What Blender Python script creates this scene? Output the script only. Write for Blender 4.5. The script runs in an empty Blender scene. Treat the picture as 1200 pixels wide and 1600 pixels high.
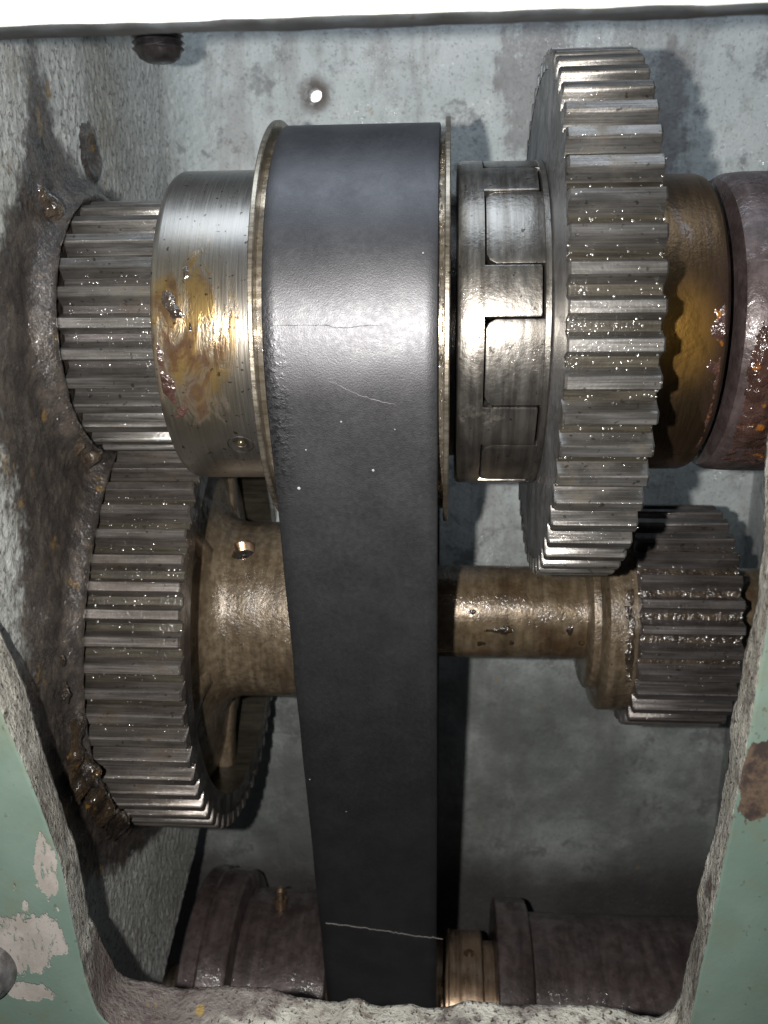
import bpy, bmesh, math, random
from math import sin, cos, pi, radians as RAD
from mathutils import Vector, Matrix, noise

# ------------------------------------------------------------------ scene, camera, lights
S = bpy.context.scene
MM = 0.001
OFF = Vector((0.0, 0.0, 0.8))                 # camera stands 0.8 m above the origin
FPX = 1388.76                                 # focal length in pixels of the 1200x1600 photograph
yaw, pit, rol = RAD(4.0616), RAD(16.5), RAD(-0.7428)
CF = Vector((-sin(yaw)*cos(pit), cos(yaw)*cos(pit), -sin(pit)))
R0 = Vector((cos(yaw), sin(yaw), 0)); U0 = R0.cross(CF)
CR = cos(rol)*R0 + sin(rol)*U0; CU = -sin(rol)*R0 + cos(rol)*U0
cd = bpy.data.cameras.new('camera'); cam = bpy.data.objects.new('camera', cd); S.collection.objects.link(cam)
cam.matrix_world = Matrix((( CR.x, CU.x, -CF.x, OFF.x), (CR.y, CU.y, -CF.y, OFF.y), (CR.z, CU.z, -CF.z, OFF.z), (0, 0, 0, 1)))
cd.sensor_fit = 'VERTICAL'; cd.sensor_height = 36.0; cd.lens = 36.0*FPX/1600
cd.clip_start = 0.01; cd.clip_end = 20
cd.dof.use_dof = True; cd.dof.focus_distance = 0.40; cd.dof.aperture_fstop = 14
S.camera = cam
S.render.resolution_x, S.render.resolution_y = 768, 1024

w = bpy.data.worlds.new('World'); S.world = w; w.use_nodes = True
bgn = w.node_tree.nodes['Background']; bgn.inputs[0].default_value = (0.80, 0.88, 1.0, 1); bgn.inputs[1].default_value = 0.05

# phone flash, just left of the lens
fl = bpy.data.lights.new('flash', 'AREA'); fl.shape = 'DISK'; fl.size = 0.008; fl.energy = 2.15; fl.spread = RAD(150); fl.color = (1.0, 0.965, 0.92)
flo = bpy.data.objects.new('flash', fl); S.collection.objects.link(flo); flo.matrix_world = Matrix.Translation(CR*(-0.044)+CU*0.004) @ cam.matrix_world @ Matrix.Rotation(RAD(2.5), 4, 'X')
# added cool fill imitating the veil over the top; housing left open for it
tl = bpy.data.lights.new('veil_fill_light', 'AREA'); tl.energy = 1.9; tl.shape = 'RECTANGLE'; tl.size = 0.7; tl.size_y = 0.25; tl.color = (0.78, 0.88, 1.0)
tlo = bpy.data.objects.new('veil_fill_light', tl); S.collection.objects.link(tlo)
tlo.location = OFF + Vector((0.0, 0.36, 0.50)); tlo.rotation_euler = (RAD(38), 0, 0)
S.view_settings.view_transform = 'Standard'; S.view_settings.look = 'None'; S.view_settings.gamma = 1; S.view_settings.exposure = 0.0
S.render.engine = 'CYCLES'

# ------------------------------------------------------------------ measuring helpers (mm, camera at origin)
def ray(x, y):
    v = CF + CR*((x-600)/FPX) + CU*((800-y)/FPX); return v.normalized()
def on_plane(x, y, axis, val):
    v = ray(x, y); return v*(val/v[axis])
def on_cyl(x, y, A, r):                       # -> axial X, angle (0 = front, + = up)
    v = ray(x, y); a = v.y**2+v.z**2; b = v.y*A[0]+v.z*A[1]; c = A[0]**2+A[1]**2-r*r
    t = (b-math.sqrt(max(b*b-a*c, 0)))/a; P = v*t
    return P.x, math.atan2(P.z-A[1], -(P.y-A[0]))
A1 = (469.0, -39.5); A2 = (530.8, -223.3); A3 = (560.0, -575.0)
WALL_Y = 668.0; WALL_X = -187.0
COL = S.collection

# ------------------------------------------------------------------ object helpers
def link(name, me, mat=None, parent=None, loc=(0, 0, 0), world=True):
    o = bpy.data.objects.new(name, me); COL.objects.link(o)
    if mat is not None and me is not None and not me.materials: me.materials.append(mat)
    p = Vector(loc)*MM
    if parent is not None:
        o.parent = parent; o.location = p
    else:
        o.location = p + (OFF if world else Vector((0, 0, 0)))
    return o
def tag(o, label, cat, group=None, kind=None):
    o['label'] = label; o['category'] = cat
    if group: o['group'] = group
    if kind: o['kind'] = kind
    return o
def empty(name, loc, label, cat, group=None):
    o = link(name, None, loc=loc); o.empty_display_size = 0.01; return tag(o, label, cat, group)
def mesh(name, vs, fs, smooth=35, fix=False):
    me = bpy.data.meshes.new(name); me.from_pydata([(a*MM, b*MM, c*MM) for a, b, c in vs], [], fs); me.update()
    if fix:
        bm = bmesh.new(); bm.from_mesh(me); bmesh.ops.recalc_face_normals(bm, faces=bm.faces); bm.to_mesh(me); bm.free()
    if smooth:
        me.polygons.foreach_set('use_smooth', [True]*len(me.polygons))
        if smooth < 180: me.set_sharp_from_angle(angle=RAD(smooth))
    return me
def lathe(prof, seg=128, a0=0.0, a1=2*pi, smooth=30):
    """prof: list of (X, r); revolved about the X axis (closed loop of profile when ring)."""
    full = abs(a1-a0-2*pi) < 1e-6; n = seg if full else seg+1
    vs = []; fs = []
    for i in range(n):
        t = a0+(a1-a0)*i/seg
        for X, r in prof: vs.append((X, -r*cos(t), r*sin(t)))
    m = len(prof)
    for i in range(seg):
        j = (i+1) % n
        for k in range(m-1):
            if prof[k][1] < 1e-6 and prof[k+1][1] < 1e-6: continue
            fs.append((i*m+k, i*m+k+1, j*m+k+1, j*m+k))
    if not full:
        fs.append(tuple(range(m))); fs.append(tuple(reversed(range(seg*m, seg*m+m))))
    return mesh('lathe', vs, fs, smooth, fix=True)
def ring(x0, x1, r0, r1, ch=0.6, **k):       # closed ring profile with chamfers on the outer edge
    return lathe([(x0, r0), (x0, r1-ch), (x0+ch, r1), (x1-ch, r1), (x1, r1-ch), (x1, r0), (x0, r0)], **k)
def wrap_noise(v, s): return noise.noise(Vector(v)*s)
def fbm(v, s, o=3):
    t = 0; a = 1; p = Vector(v)*s
    for i in range(o): t += a*noise.noise(p); p = p*2.03+Vector((3.1, 1.7, 5.2)); a *= .5
    return t
def sstep(a, b, x):
    t = min(1, max(0, (x-a)/(b-a))); return t*t*(3-2*t)
def cut(me_target, cutter, name):
    """boolean difference baked into a new mesh"""
    a = bpy.data.objects.new('a', me_target); b = bpy.data.objects.new('b', cutter)
    COL.objects.link(a); COL.objects.link(b)
    m = a.modifiers.new('b', 'BOOLEAN'); m.object = b; m.operation = 'DIFFERENCE'; m.solver = 'EXACT'
    dg = bpy.context.evaluated_depsgraph_get(); dg.update()
    me = bpy.data.meshes.new_from_object(a.evaluated_get(dg)); me.name = name
    bpy.data.objects.remove(a); bpy.data.objects.remove(b)
    me.materials.clear()
    me.polygons.foreach_set('use_smooth', [True]*len(me.polygons)); me.set_sharp_from_angle(angle=RAD(30))
    return me
def rod(p, d, r, h, seg=32):                  # plain closed cylinder from p along d (mm) as mesh in local coords
    d = Vector(d).normalized(); q = d.to_track_quat('Z', 'Y'); vs = []; fs = []
    for i in range(seg):
        t = 2*pi*i/seg
        for z in (0, h): vs.append(tuple(Vector(p)+q@Vector((r*cos(t), r*sin(t), z))))
    for i in range(seg):
        j = (i+1) % seg; fs.append((2*i, 2*j, 2*j+1, 2*i+1))
    fs.append(tuple(2*i for i in reversed(range(seg)))); fs.append(tuple(2*i+1 for i in range(seg)))
    return mesh('rod', vs, fs, 30, fix=True)
def turned(prof, p, d, seg=32, smooth=30):    # prof (r,h) lathed about direction d at p
    d = Vector(d).normalized(); q = d.to_track_quat('Z', 'Y'); vs = []; fs = []; m = len(prof)
    for i in range(seg):
        t = 2*pi*i/seg
        for r, h in prof: vs.append(tuple(Vector(p)+q@Vector((r*cos(t), r*sin(t), h))))
    for i in range(seg):
        j = (i+1) % seg
        for k in range(m-1): fs.append((i*m+k, j*m+k, j*m+k+1, i*m+k+1))
    return mesh('turned', vs, fs, smooth, fix=True)

# ------------------------------------------------------------------ materials
class NT:
    def __init__(s, name):
        s.m = bpy.data.materials.new(name); s.m.use_nodes = True; s.t = s.m.node_tree
        s.b = s.t.nodes['Principled BSDF']; s.pos = s.n('ShaderNodeNewGeometry').outputs['Position']
    def n(s, ty): return s.t.nodes.new(ty)
    def l(s, a, b): s.t.links.new(a, b)
    def put(s, sock, v):
        if isinstance(v, bpy.types.NodeSocket): s.l(v, sock)
        elif isinstance(v, (tuple, list)) and len(v) == 3 and sock.type == 'RGBA': sock.default_value = (*v, 1)
        else: sock.default_value = v
    def math(s, op, a, b=0.0, c=0.0, clamp=False):
        n = s.n('ShaderNodeMath'); n.operation = op; n.use_clamp = clamp
        for i, v in enumerate((a, b, c)): s.put(n.inputs[i], v)
        return n.outputs[0]
    def vec(s, sc, loc=(0, 0, 0), src=None):
        n = s.n('ShaderNodeMapping'); s.l(src or s.pos, n.inputs[0]); n.inputs['Scale'].default_value = sc; n.inputs['Location'].default_value = loc
        return n.outputs[0]
    def noise(s, scale, detail=4, rough=.55, v=None, dist=0.0):
        n = s.n('ShaderNodeTexNoise'); s.l(v or s.pos, n.inputs['Vector']); n.inputs['Scale'].default_value = scale
        n.inputs['Detail'].default_value = detail; n.inputs['Roughness'].default_value = rough; n.inputs['Distortion'].default_value = dist
        return n.outputs[0]
    def voro(s, scale, v=None, feat='F1'):
        n = s.n('ShaderNodeTexVoronoi'); n.feature = feat; s.l(v or s.pos, n.inputs['Vector']); n.inputs['Scale'].default_value = scale
        return n.outputs['Distance']
    def map(s, v, a, b, c=0.0, d=1.0):
        n = s.n('ShaderNodeMapRange'); n.interpolation_type = 'SMOOTHSTEP'; s.put(n.inputs[0], v)
        for i, x in enumerate((a, b, c, d)): n.inputs[i+1].default_value = x
        return n.outputs[0]
    def mix(s, f, a, b):
        n = s.n('ShaderNodeMix'); n.data_type = 'RGBA'; s.put(n.inputs[0], f); s.put(n.inputs[6], a); s.put(n.inputs[7], b); return n.outputs[2]
    def mul(s, f, a, b):
        n = s.n('ShaderNodeMix'); n.data_type = 'RGBA'; n.blend_type = 'MULTIPLY'; s.put(n.inputs[0], f); s.put(n.inputs[6], a); s.put(n.inputs[7], b); return n.outputs[2]
    def fmix(s, f, a, b):
        n = s.n('ShaderNodeMix'); n.data_type = 'FLOAT'; s.put(n.inputs[0], f); s.put(n.inputs[2], a); s.put(n.inputs[3], b); return n.outputs[0]
    def bump(s, h, st, dist=.001, nrm=None):
        n = s.n('ShaderNodeBump'); s.put(n.inputs['Height'], h); n.inputs['Strength'].default_value = st; n.inputs['Distance'].default_value = dist
        if nrm: s.l(nrm, n.inputs['Normal'])
        return n.outputs[0]
    def near(s, p, r0, r1, sc=(1, 1, 1)):         # 1 close to world point p (mm, camera frame), fading r0..r1 (mm)
        P = Vector(p)*MM+OFF
        n = s.n('ShaderNodeVectorMath'); n.operation = 'SUBTRACT'; s.l(s.pos, n.inputs[0]); n.inputs[1].default_value = P
        n2 = s.n('ShaderNodeVectorMath'); n2.operation = 'MULTIPLY'; s.l(n.outputs[0], n2.inputs[0]); n2.inputs[1].default_value = sc
        n3 = s.n('ShaderNodeVectorMath'); n3.operation = 'LENGTH'; s.l(n2.outputs[0], n3.inputs[0])
        return s.map(n3.outputs['Value'], r0*MM, r1*MM, 1, 0)
    def attr(s, name):
        n = s.n('ShaderNodeAttribute'); n.attribute_name = name; return n.outputs['Fac']
    def out(s, col, rough, metal=0.0, nrm=None, coat=None, coat_r=.08, coat_n=None, spec=None):
        b = s.b; s.put(b.inputs['Base Color'], col); s.put(b.inputs['Roughness'], rough); s.put(b.inputs['Metallic'], metal)
        if nrm: s.l(nrm, b.inputs['Normal'])
        if coat is not None:
            s.put(b.inputs['Coat Weight'], coat); s.put(b.inputs['Coat Roughness'], coat_r)
            if coat_n: s.l(coat_n, b.inputs['Coat Normal'])
        if spec is not None: s.put(b.inputs['Specular IOR Level'], spec)
        return s.m

def steel(name, c0, c1, metal=.75, rough=(.32, .5), dirt=(.10, .075, .045), dirt_amt=(.52, .72), streak=(25, 900, 900), wet=.35, spk=650, bmp=.25, coat_r=.10):
    """worked steel: tool streaks, brown oil film in patches, wet glints"""
    t = NT(name)
    st = t.noise(1, 3, .6, t.vec(streak)); big = t.noise(38, 5, .6); fine = t.noise(520, 3, .6)
    col = t.mix(t.map(st, .3, .7), c0, c1)
    dm = t.map(t.math('ADD', big, t.math('MULTIPLY', fine, .22)), dirt_amt[0]+.11, dirt_amt[1]+.11)
    col = t.mix(t.math('MULTIPLY', dm, .8), col, dirt)
    col = t.mul(.75, col, t.mix(t.map(t.noise(1, 4, .65, t.vec((streak[0]*.8, streak[1]*.09, streak[2]*.09), (.3, .7, .1))), .3, .68), (.45, .42, .38), (1.15, 1.15, 1.15)))
    spot = t.map(t.noise(330, 2, .5), .66, .73)
    col = t.mix(t.math('MULTIPLY', spot, .7), col, (.03, .025, .02))
    r = t.fmix(dm, t.map(st, .2, .8, rough[0], rough[1]), rough[1])
    m = t.fmix(dm, metal, metal*.35)
    h = t.math('ADD', t.math('MULTIPLY', st, .6), t.math('MULTIPLY', fine, .6))
    wetm = t.math('MULTIPLY', t.map(t.noise(70, 3, .6), .44, .60), wet, clamp=True)
    cb = t.bump(t.noise(spk, 2, .5), .55, .0012)
    return t.out(col, r, m, t.bump(h, bmp, .0006), wetm, coat_r, cb)

M = {}
M['tooth_steel'] = steel('tooth_steel', (.17, .165, .158), (.26, .252, .242), .78, (.30, .44), (.10, .08, .05), (.52, .74), (30, 1100, 1100), .6)
M['tooth_dark'] = steel('tooth_dark_steel', (.125, .115, .113), (.20, .186, .182), .7, (.28, .42), (.06, .045, .035), (.46, .7), (30, 1100, 1100), .8, 520)
M['tooth_lower'] = steel('tooth_oily_steel', (.15, .135, .125), (.24, .22, .205), .75, (.30, .44), (.06, .045, .03), (.48, .72), (30, 1100, 1100), .75)
M['root_oil'] = steel('root_oily_brown', (.045, .04, .032), (.085, .075, .056), .45, (.3, .46), (.028, .024, .017), (.5, .72), (30, 700, 700), .8)
M['face_steel'] = steel('gear_face_steel', (.20, .20, .21), (.30, .30, .31), .6, (.38, .52), (.05, .045, .04), (.5, .75), (300, 300, 300), .3)
M['clutch_steel'] = steel('clutch_steel', (.27, .255, .235), (.36, .34, .31), .95, (.28, .38), (.12, .09, .055), (.60, .8), (260, 90, 90), .55, 560, .35)
M['flange_steel'] = steel('flange_steel', (.34, .30, .24), (.50, .45, .37), .9, (.30, .42), (.2, .13, .07), (.58, .8), (60, 500, 500), .3)
M['pulley_steel'] = steel('pulley_steel', (.35, .28, .18), (.7, .62, .5), .85, (.18, .3), (.02, .018, .015), (.40, .5), (60, 260, 260), .7, 400)
M['brown_steel'] = steel('brown_oily_iron', (.122, .09, .057), (.205, .162, .11), .25, (.30, .42), (.055, .036, .02), (.50, .72), (260, 260, 260), 1.6, 800, .7, .24)
M['shaft_oil'] = steel('amber_oily_shaft', (.13, .095, .055), (.22, .17, .11), .4, (.26, .38), (.06, .032, .014), (.44, .64), (170, 120, 120), 1.6, 560, .6, .16)
M['dark_iron'] = steel('dark_purple_iron', (.075, .055, .055), (.12, .092, .092), .25, (.34, .46), (.035, .025, .023), (.50, .72), (160, 160, 160), 1.1, 420, .6, .14)
M['bronze'] = steel('bronze', (.30, .20, .13), (.46, .34, .24), .85, (.25, .36), (.14, .07, .03), (.58, .8), (500, 60, 60), .4)
M['brass'] = steel('brass', (.26, .19, .08), (.42, .31, .13), .85, (.18, .28), (.3, .2, .05), (.62, .8), (200, 200, 200), .2)
M['black_screw'] = steel('dark_screw', (.05, .045, .045), (.09, .08, .08), .6, (.3, .42), (.02, .02, .02), (.5, .7), (200, 200, 200), .8)

def m_collar():                                # turned steel collar with amber and dark grease smears
    t = NT('collar_steel_with_amber_grease')
    st = t.noise(1, 3, .6, t.vec((1500, 35, 35))); col = t.mix(t.map(st, .3, .7), (.34, .32, .29), (.45, .425, .39))
    wob = t.noise(60, 4, .65, dist=.6)
    P = Vector((-112, A1[0]-76, A1[1]+8))
    reg = t.near(P, 6, 34, (1.15, .6, .62)); regl = t.near((-116, A1[0]-70, A1[1]-18), 6, 30, (1, .6, .75))
    drip = t.noise(1, 5, .65, t.vec((95, 45, 34)), 1.3)
    am = t.math('MULTIPLY', t.map(t.math('ADD', drip, t.math('MULTIPLY', reg, .22)), .56, .76), t.map(reg, .05, .6))
    br = t.math('MULTIPLY', t.map(t.math('ADD', t.noise(1, 4, .6, t.vec((90, 42, 38), (.3, .1, .7)), 1.2), t.math('MULTIPLY', regl, .2)), .60, .80), t.map(regl, .05, .6))
    film = t.math('MULTIPLY', t.map(t.near((-114, A1[0]-72, A1[1]-6), 8, 44, (1.1, .6, .6)), 0, 1), .55)
    col = t.mix(film, col, (.40, .32, .19))
    col = t.mix(t.math('MULTIPLY', am, .8), col, t.mix(t.map(wob, .42, .66), (.50, .32, .09), (.22, .11, .04)))
    col = t.mix(t.math('MULTIPLY', br, .85), col, (.085, .04, .02))
    gl = t.math('MAXIMUM', am, br)
    spot = t.map(t.noise(420, 2, .5), .66, .72); col = t.mix(t.math('MULTIPLY', spot, .75), col, (.04, .03, .02))
    met = t.fmix(br, t.fmix(am, .95, .88), .5); ro = t.fmix(gl, t.map(st, .2, .8, .27, .36), .28)
    h = t.math('ADD', t.math('MULTIPLY', st, .5), t.math('MULTIPLY', gl, 1.2))
    return t.out(col, ro, met, t.bump(h, .22, .0005), t.math('MULTIPLY', t.math('ADD', gl, .15), .8), .08, t.bump(t.noise(420, 2, .5), .5, .001))
M['collar'] = m_collar()

def m_bronze_collar():
    t = NT('amber_oiled_collar')
    st = t.noise(1, 3, .6, t.vec((900, 60, 60))); col = t.mix(t.map(st, .3, .7), (.105, .068, .038), (.16, .105, .058))
    reg = t.map(t.noise(1, 4, .65, t.vec((70, 26, 24), (.2, .3, 0)), .8), .46, .62)
    col = t.mix(reg, col, (.075, .045, .032))
    highlight = t.near((102, A1[0]-72, A1[1]+2), 2, 21, (1, .62, .62)); col = t.mix(t.math('MULTIPLY', highlight, .65), col, (.50, .27, .05))  # golden highlight on the collar front painted into the colour
    return t.out(col, t.fmix(reg, .40, .34), t.fmix(reg, .9, .6), t.bump(t.noise(500, 3, .6), .35, .0006), t.math('MULTIPLY', reg, .7), .08, t.bump(t.noise(260, 2, .5), .6, .0015))
M['amber_collar'] = m_bronze_collar()

def m_grease(name, c0, c1, amber=None):
    t = NT(name); n = t.noise(90, 4, .6); col = t.mix(t.map(n, .35, .65), c0, c1)
    if amber: col = t.mix(t.map(t.noise(120, 3, .6), .60, .72), col, amber)
    b = t.bump(t.noise(260, 3, .55), .8, .0026)
    return t.out(col, .2, 0, b, 1.0, .07, b, .8)
M['grease'] = m_grease('dark_grease', (.030, .022, .016), (.075, .055, .038))
M['grease_red'] = m_grease('red_brown_grease', (.045, .022, .017), (.085, .045, .036), (.30, .11, .012))
M['grease_lump'] = m_grease('brown_grease', (.010, .007, .005), (.034, .022, .012), (.12, .065, .012))
def m_drop():
    t = NT('oil_droplet_glint'); return t.out((.95, .93, .90), .16, .9, None, 1.0, .05, None, 1.0)  # near-white metal colour paints glints onto the oil drops
M['glint_drop'] = m_drop()

def m_belt():
    t = NT('black_belt'); f = t.noise(1500, 2, .7); n = t.noise(45, 4, .6); f2 = t.noise(420, 3, .6)
    col = t.mix(t.map(n, .35, .7), (.11, .11, .117), (.14, .14, .147))
    scuff = t.map(t.noise(1, 3, .7, t.vec((240, 240, 240))), .62, .72)
    col = t.mix(t.math('MULTIPLY', scuff, .3), col, (.17, .165, .16))
    dust = t.map(t.voro(95), .030, .045, 1, 0); col = t.mix(t.math('MULTIPLY', dust, .0), col, (.4, .4, .38))
    edge = t.near((-77, A1[0]-93, A1[1]-32), 4, 46, (3.0, 1, .62)); em = t.math('MULTIPLY', edge, t.map(f2, .42, .6))
    ro = t.fmix(em, t.map(f2, .3, .7, .45, .51), .28)
    h = t.math('ADD', f, t.math('MULTIPLY', t.math('MULTIPLY', f2, em), 3.0))
    return t.out(col, ro, .95, t.bump(h, .24, .00045), t.math('MULTIPLY', em, .6), .1, t.bump(f2, .6, .001), 1.0)
M['belt'] = m_belt()
def flat(name, c, r=.5, m=0.0):
    t = NT(name); n = t.noise(300, 3, .6); return t.out(t.mul(.5, c, t.mix(t.map(n, .3, .7), (.6, .6, .6), (1, 1, 1))), r, m, t.bump(n, .2, .0005))
M['crack'] = flat('belt_crack', (.006, .006, .006), .7)
M['scratch'] = flat('belt_scratch', (.20, .20, .20), .5)
M['seam'] = flat('belt_seam', (.26, .235, .22), .5)
M['belt_speck'] = flat('pale_speck', (.42, .42, .42), .6)

def wall_paint(t):                                  # painted cast back wall: pale grey green, oil stains running down, wet pimples
    n = t.noise(9, 6, .62); fine = t.noise(240, 4, .65); med = t.noise(70, 5, .65)
    col = t.mix(t.map(n, .35, .65), (.40, .44, .435), (.48, .51, .505))
    col = t.mix(t.math('MULTIPLY', t.map(med, .5, .72), .6), col, (.31, .34, .33))
    # pinkish smoky streaks that run down
    stv = t.noise(1, 6, .68, t.vec((22, 22, 4.0), (.37, 0, 0)), .4); sm = t.map(t.math('ADD', stv, t.math('MULTIPLY', med, .25)), .60, .76)
    col = t.mix(t.math('MULTIPLY', sm, .55), col, (.22, .21, .205))
    blot = t.map(t.math('ADD', t.noise(26, 6, .7), t.math('MULTIPLY', fine, .15)), .63, .72); col = t.mix(t.math('MULTIPLY', blot, .6), col, (.10, .095, .10))
    # lower wall: flash falloff painted in with the dirt, brownish wet bottom
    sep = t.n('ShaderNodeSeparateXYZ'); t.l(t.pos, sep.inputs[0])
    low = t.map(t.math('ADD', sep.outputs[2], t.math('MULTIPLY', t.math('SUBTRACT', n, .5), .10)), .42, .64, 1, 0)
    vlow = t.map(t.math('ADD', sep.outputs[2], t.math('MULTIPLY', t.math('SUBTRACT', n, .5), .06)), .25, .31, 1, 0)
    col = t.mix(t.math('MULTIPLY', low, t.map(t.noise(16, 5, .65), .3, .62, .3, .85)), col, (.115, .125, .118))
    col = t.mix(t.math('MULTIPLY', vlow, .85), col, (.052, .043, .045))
    smk = t.math('MAXIMUM', t.near((62, WALL_Y, 105), 0, 60, (1, 1, .55)), t.near((150, WALL_Y, 95), 0, 45, (1.4, 1, .5)))
    smk = t.map(t.math('ADD', smk, t.math('MULTIPLY', t.math('SUBTRACT', t.math('ADD', t.noise(1, 5, .7, t.vec((60, 60, 14)), .6), med), 1.0), 1.5)), .42, .75)
    col = t.mix(t.math('MULTIPLY', smk, .62), col, (.17, .155, .155))
    gr_ = t.map(t.noise(520, 3, .65), .56, .68); col = t.mix(t.math('MULTIPLY', gr_, .55), col, (.13, .13, .13))
    ring_ = t.near((-91.7, WALL_Y, 102.9), 6, 16); col = t.mix(t.math('MULTIPLY', ring_, t.map(med, .3, .55)), col, (.10, .085, .075))
    rust = t.map(t.noise(55, 3, .5, t.vec((1, 1, 1), (.2, .5, .3))), .70, .76); col = t.mix(t.math('MULTIPLY', rust, .6), col, (.30, .19, .09))
    h = t.math('ADD', t.math('MULTIPLY', fine, .7), t.math('MULTIPLY', med, 1.2))
    wet = t.map(t.noise(14, 4, .6), .42, .6)
    return col, h, wet
def m_wall():
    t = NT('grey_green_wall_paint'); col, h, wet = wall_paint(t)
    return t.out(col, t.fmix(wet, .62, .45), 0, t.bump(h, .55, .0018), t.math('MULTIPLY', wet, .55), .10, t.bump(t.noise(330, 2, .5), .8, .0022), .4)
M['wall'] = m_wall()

def m_cast():                                  # rough cast side wall, black grease round the gears ('grime' attribute)
    t = NT('rough_cast_side_wall'); fine = t.noise(330, 4, .7); med = t.noise(75, 5, .65); n = t.noise(14, 5, .6); g = t.attr('grime')
    col = t.mix(t.map(n, .35, .65), (.34, .355, .335), (.47, .485, .465))
    col = t.mix(t.map(fine, .50, .66), col, (.16, .15, .14))
    col = t.mix(t.math('MULTIPLY', t.map(t.noise(30, 5, .65), .54, .70), .5), col, (.24, .215, .17))
    gm = t.map(t.math('ADD', g, t.math('MULTIPLY', t.math('SUBTRACT', med, .5), .9)), .34, .62)
    col = t.mix(gm, col, t.mix(t.map(med, .4, .65), (.030, .026, .024), (.075, .062, .052)))
    am = t.math('MULTIPLY', t.map(t.noise(60, 4, .6, t.vec((1, 1, 1), (.7, 0, 0))), .62, .70), t.map(g, .12, .5)); col = t.mix(t.math('MULTIPLY', am, .75), col, (.20, .12, .03))
    h = t.math('ADD', fine, t.math('MULTIPLY', med, .8))
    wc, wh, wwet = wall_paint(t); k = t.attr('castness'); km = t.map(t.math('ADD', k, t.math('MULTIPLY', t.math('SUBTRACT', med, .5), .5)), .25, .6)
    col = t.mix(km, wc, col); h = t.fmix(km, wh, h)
    return t.out(col, t.fmix(gm, .58, .32), 0, t.bump(h, .7, .0016), t.fmix(gm, .15, .9), .10, t.bump(t.noise(430, 2, .5), 1.0, .0024), .5)
M['cast'] = m_cast()

def m_rim():
    t = NT('bare_cast_rim'); fine = t.noise(520, 3, .6); med = t.noise(120, 5, .65); n = t.noise(22, 5, .6)
    col = t.mix(t.map(n, .4, .62), (.36, .345, .30), (.52, .51, .45)); col = t.mix(t.map(med, .52, .64), col, (.20, .175, .15))
    col = t.mix(t.map(fine, .58, .66), col, (.06, .05, .045))
    dk = t.map(t.math('ADD', t.noise(11, 4, .6, t.vec((1, 1, 1), (.13, .2, .45))), t.math('MULTIPLY', med, .2)), .60, .70); col = t.mix(t.math('MULTIPLY', dk, .8), col, (.085, .062, .060))
    oc = t.map(t.noise(48, 3, .6, t.vec((1, 1, 1), (1.3, .2, 0))), .68, .74); col = t.mix(t.math('MULTIPLY', oc, .7), col, (.42, .28, .06))
    h = t.math('ADD', fine, t.math('MULTIPLY', med, 1.3))
    return t.out(col, .55, 0, t.bump(h, .8, .0016), .25, .2, t.bump(fine, .8, .0015), .4)
M['rim'] = m_rim()

def m_green():                                 # green face paint, chipped to pinkish filler
    t = NT('chipped_green_paint'); n = t.noise(12, 5, .6); fine = t.noise(480, 3, .6); med = t.noise(85, 4, .6)
    col = t.mix(t.map(n, .3, .7), (.125, .18, .15), (.19, .255, .215))
    col = t.mix(t.math('MULTIPLY', t.map(t.noise(40, 5, .65), .46, .70), .65), col, (.15, .155, .095))
    brush = t.noise(1, 4, .65, t.vec((130, 10, 45)), .5)
    c1 = t.map(t.math('ADD', t.noise(17, 3, .55, t.vec((1, 1, 1), (.318, 0, .105))), t.math('MULTIPLY', t.math('SUBTRACT', brush, .5), .30)), .575, .60)
    patch = t.math('MAXIMUM', t.near((-173, 290, -271), 0, 27, (.75, 1, .95)), t.near((-158, 290, -233), 0, 18, (1.9, 1, .5)))
    patch = t.math('MAXIMUM', patch, t.near((-172, 290, -298), 0, 12, (.6, 1, 1.3)))
    wob = t.math('MULTIPLY', t.math('SUBTRACT', t.math('ADD', t.math('ADD', med, brush), t.noise(34, 4, .6)), 1.5), 1.1)
    c2 = t.map(t.math('ADD', patch, wob), .50, .56)
    chip = t.math('MAXIMUM', t.math('MULTIPLY', c1, 0.0), c2)
    dark = t.near((116, 290, -185), 0, 26, (1.2, 1, .7)); dk = t.map(t.math('ADD', dark, wob), .50, .56)
    chip = t.math('MULTIPLY', chip, t.map(t.noise(1, 5, .75, t.vec((420, 60, 150)), .4), .34, .44))
    col = t.mix(chip, col, t.mix(t.map(med, .4, .65), (.29, .265, .24), (.36, .335, .31)))
    col = t.mix(dk, col, t.mix(t.map(t.noise(130, 5, .7), .4, .62), (.045, .033, .030), (.12, .085, .06)))
    spot = t.map(t.noise(260, 2, .5), .68, .74); col = t.mix(t.math('MULTIPLY', spot, .6), col, (.09, .085, .06))
    h = t.math('ADD', t.math('MULTIPLY', fine, .3), t.math('MULTIPLY', chip, -1.3))
    return t.out(col, t.fmix(chip, .42, .6), 0, t.bump(h, .5, .0007), None, 0, None, .45)
M['green'] = m_green()
def m_cream():
    t = NT('pale_cream_paint'); n = t.noise(30, 4, .6); col = t.mix(t.map(n, .35, .65), (.78, .81, .76), (.84, .86, .82))
    d = t.map(t.noise(42, 5, .65, t.vec((1, 1, 1), (.31, .2, .1))), .66, .72); col = t.mix(t.math('MULTIPLY', d, .45), col, (.34, .27, .22))
    return t.out(col, .5, 0, t.bump(t.noise(300, 3, .6), .25, .0008))
M['cream'] = m_cream()
M['underside'] = None
def m_day():
    t = NT('daylight_beyond'); b = t.b; b.inputs['Base Color'].default_value = (1, 1, 1, 1)
    b.inputs['Emission Color'].default_value = (1, 1, 1, 1); b.inputs['Emission Strength'].default_value = 2.2; return t.m
M['day'] = m_day()
M['underside'] = steel('shaded_underside', (.04, .045, .05), (.07, .078, .085), .0, (.5, .6), (.05, .05, .05), (.5, .7), (60, 200, 200), .1)  # shade under the top bar painted as a dark colour

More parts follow.
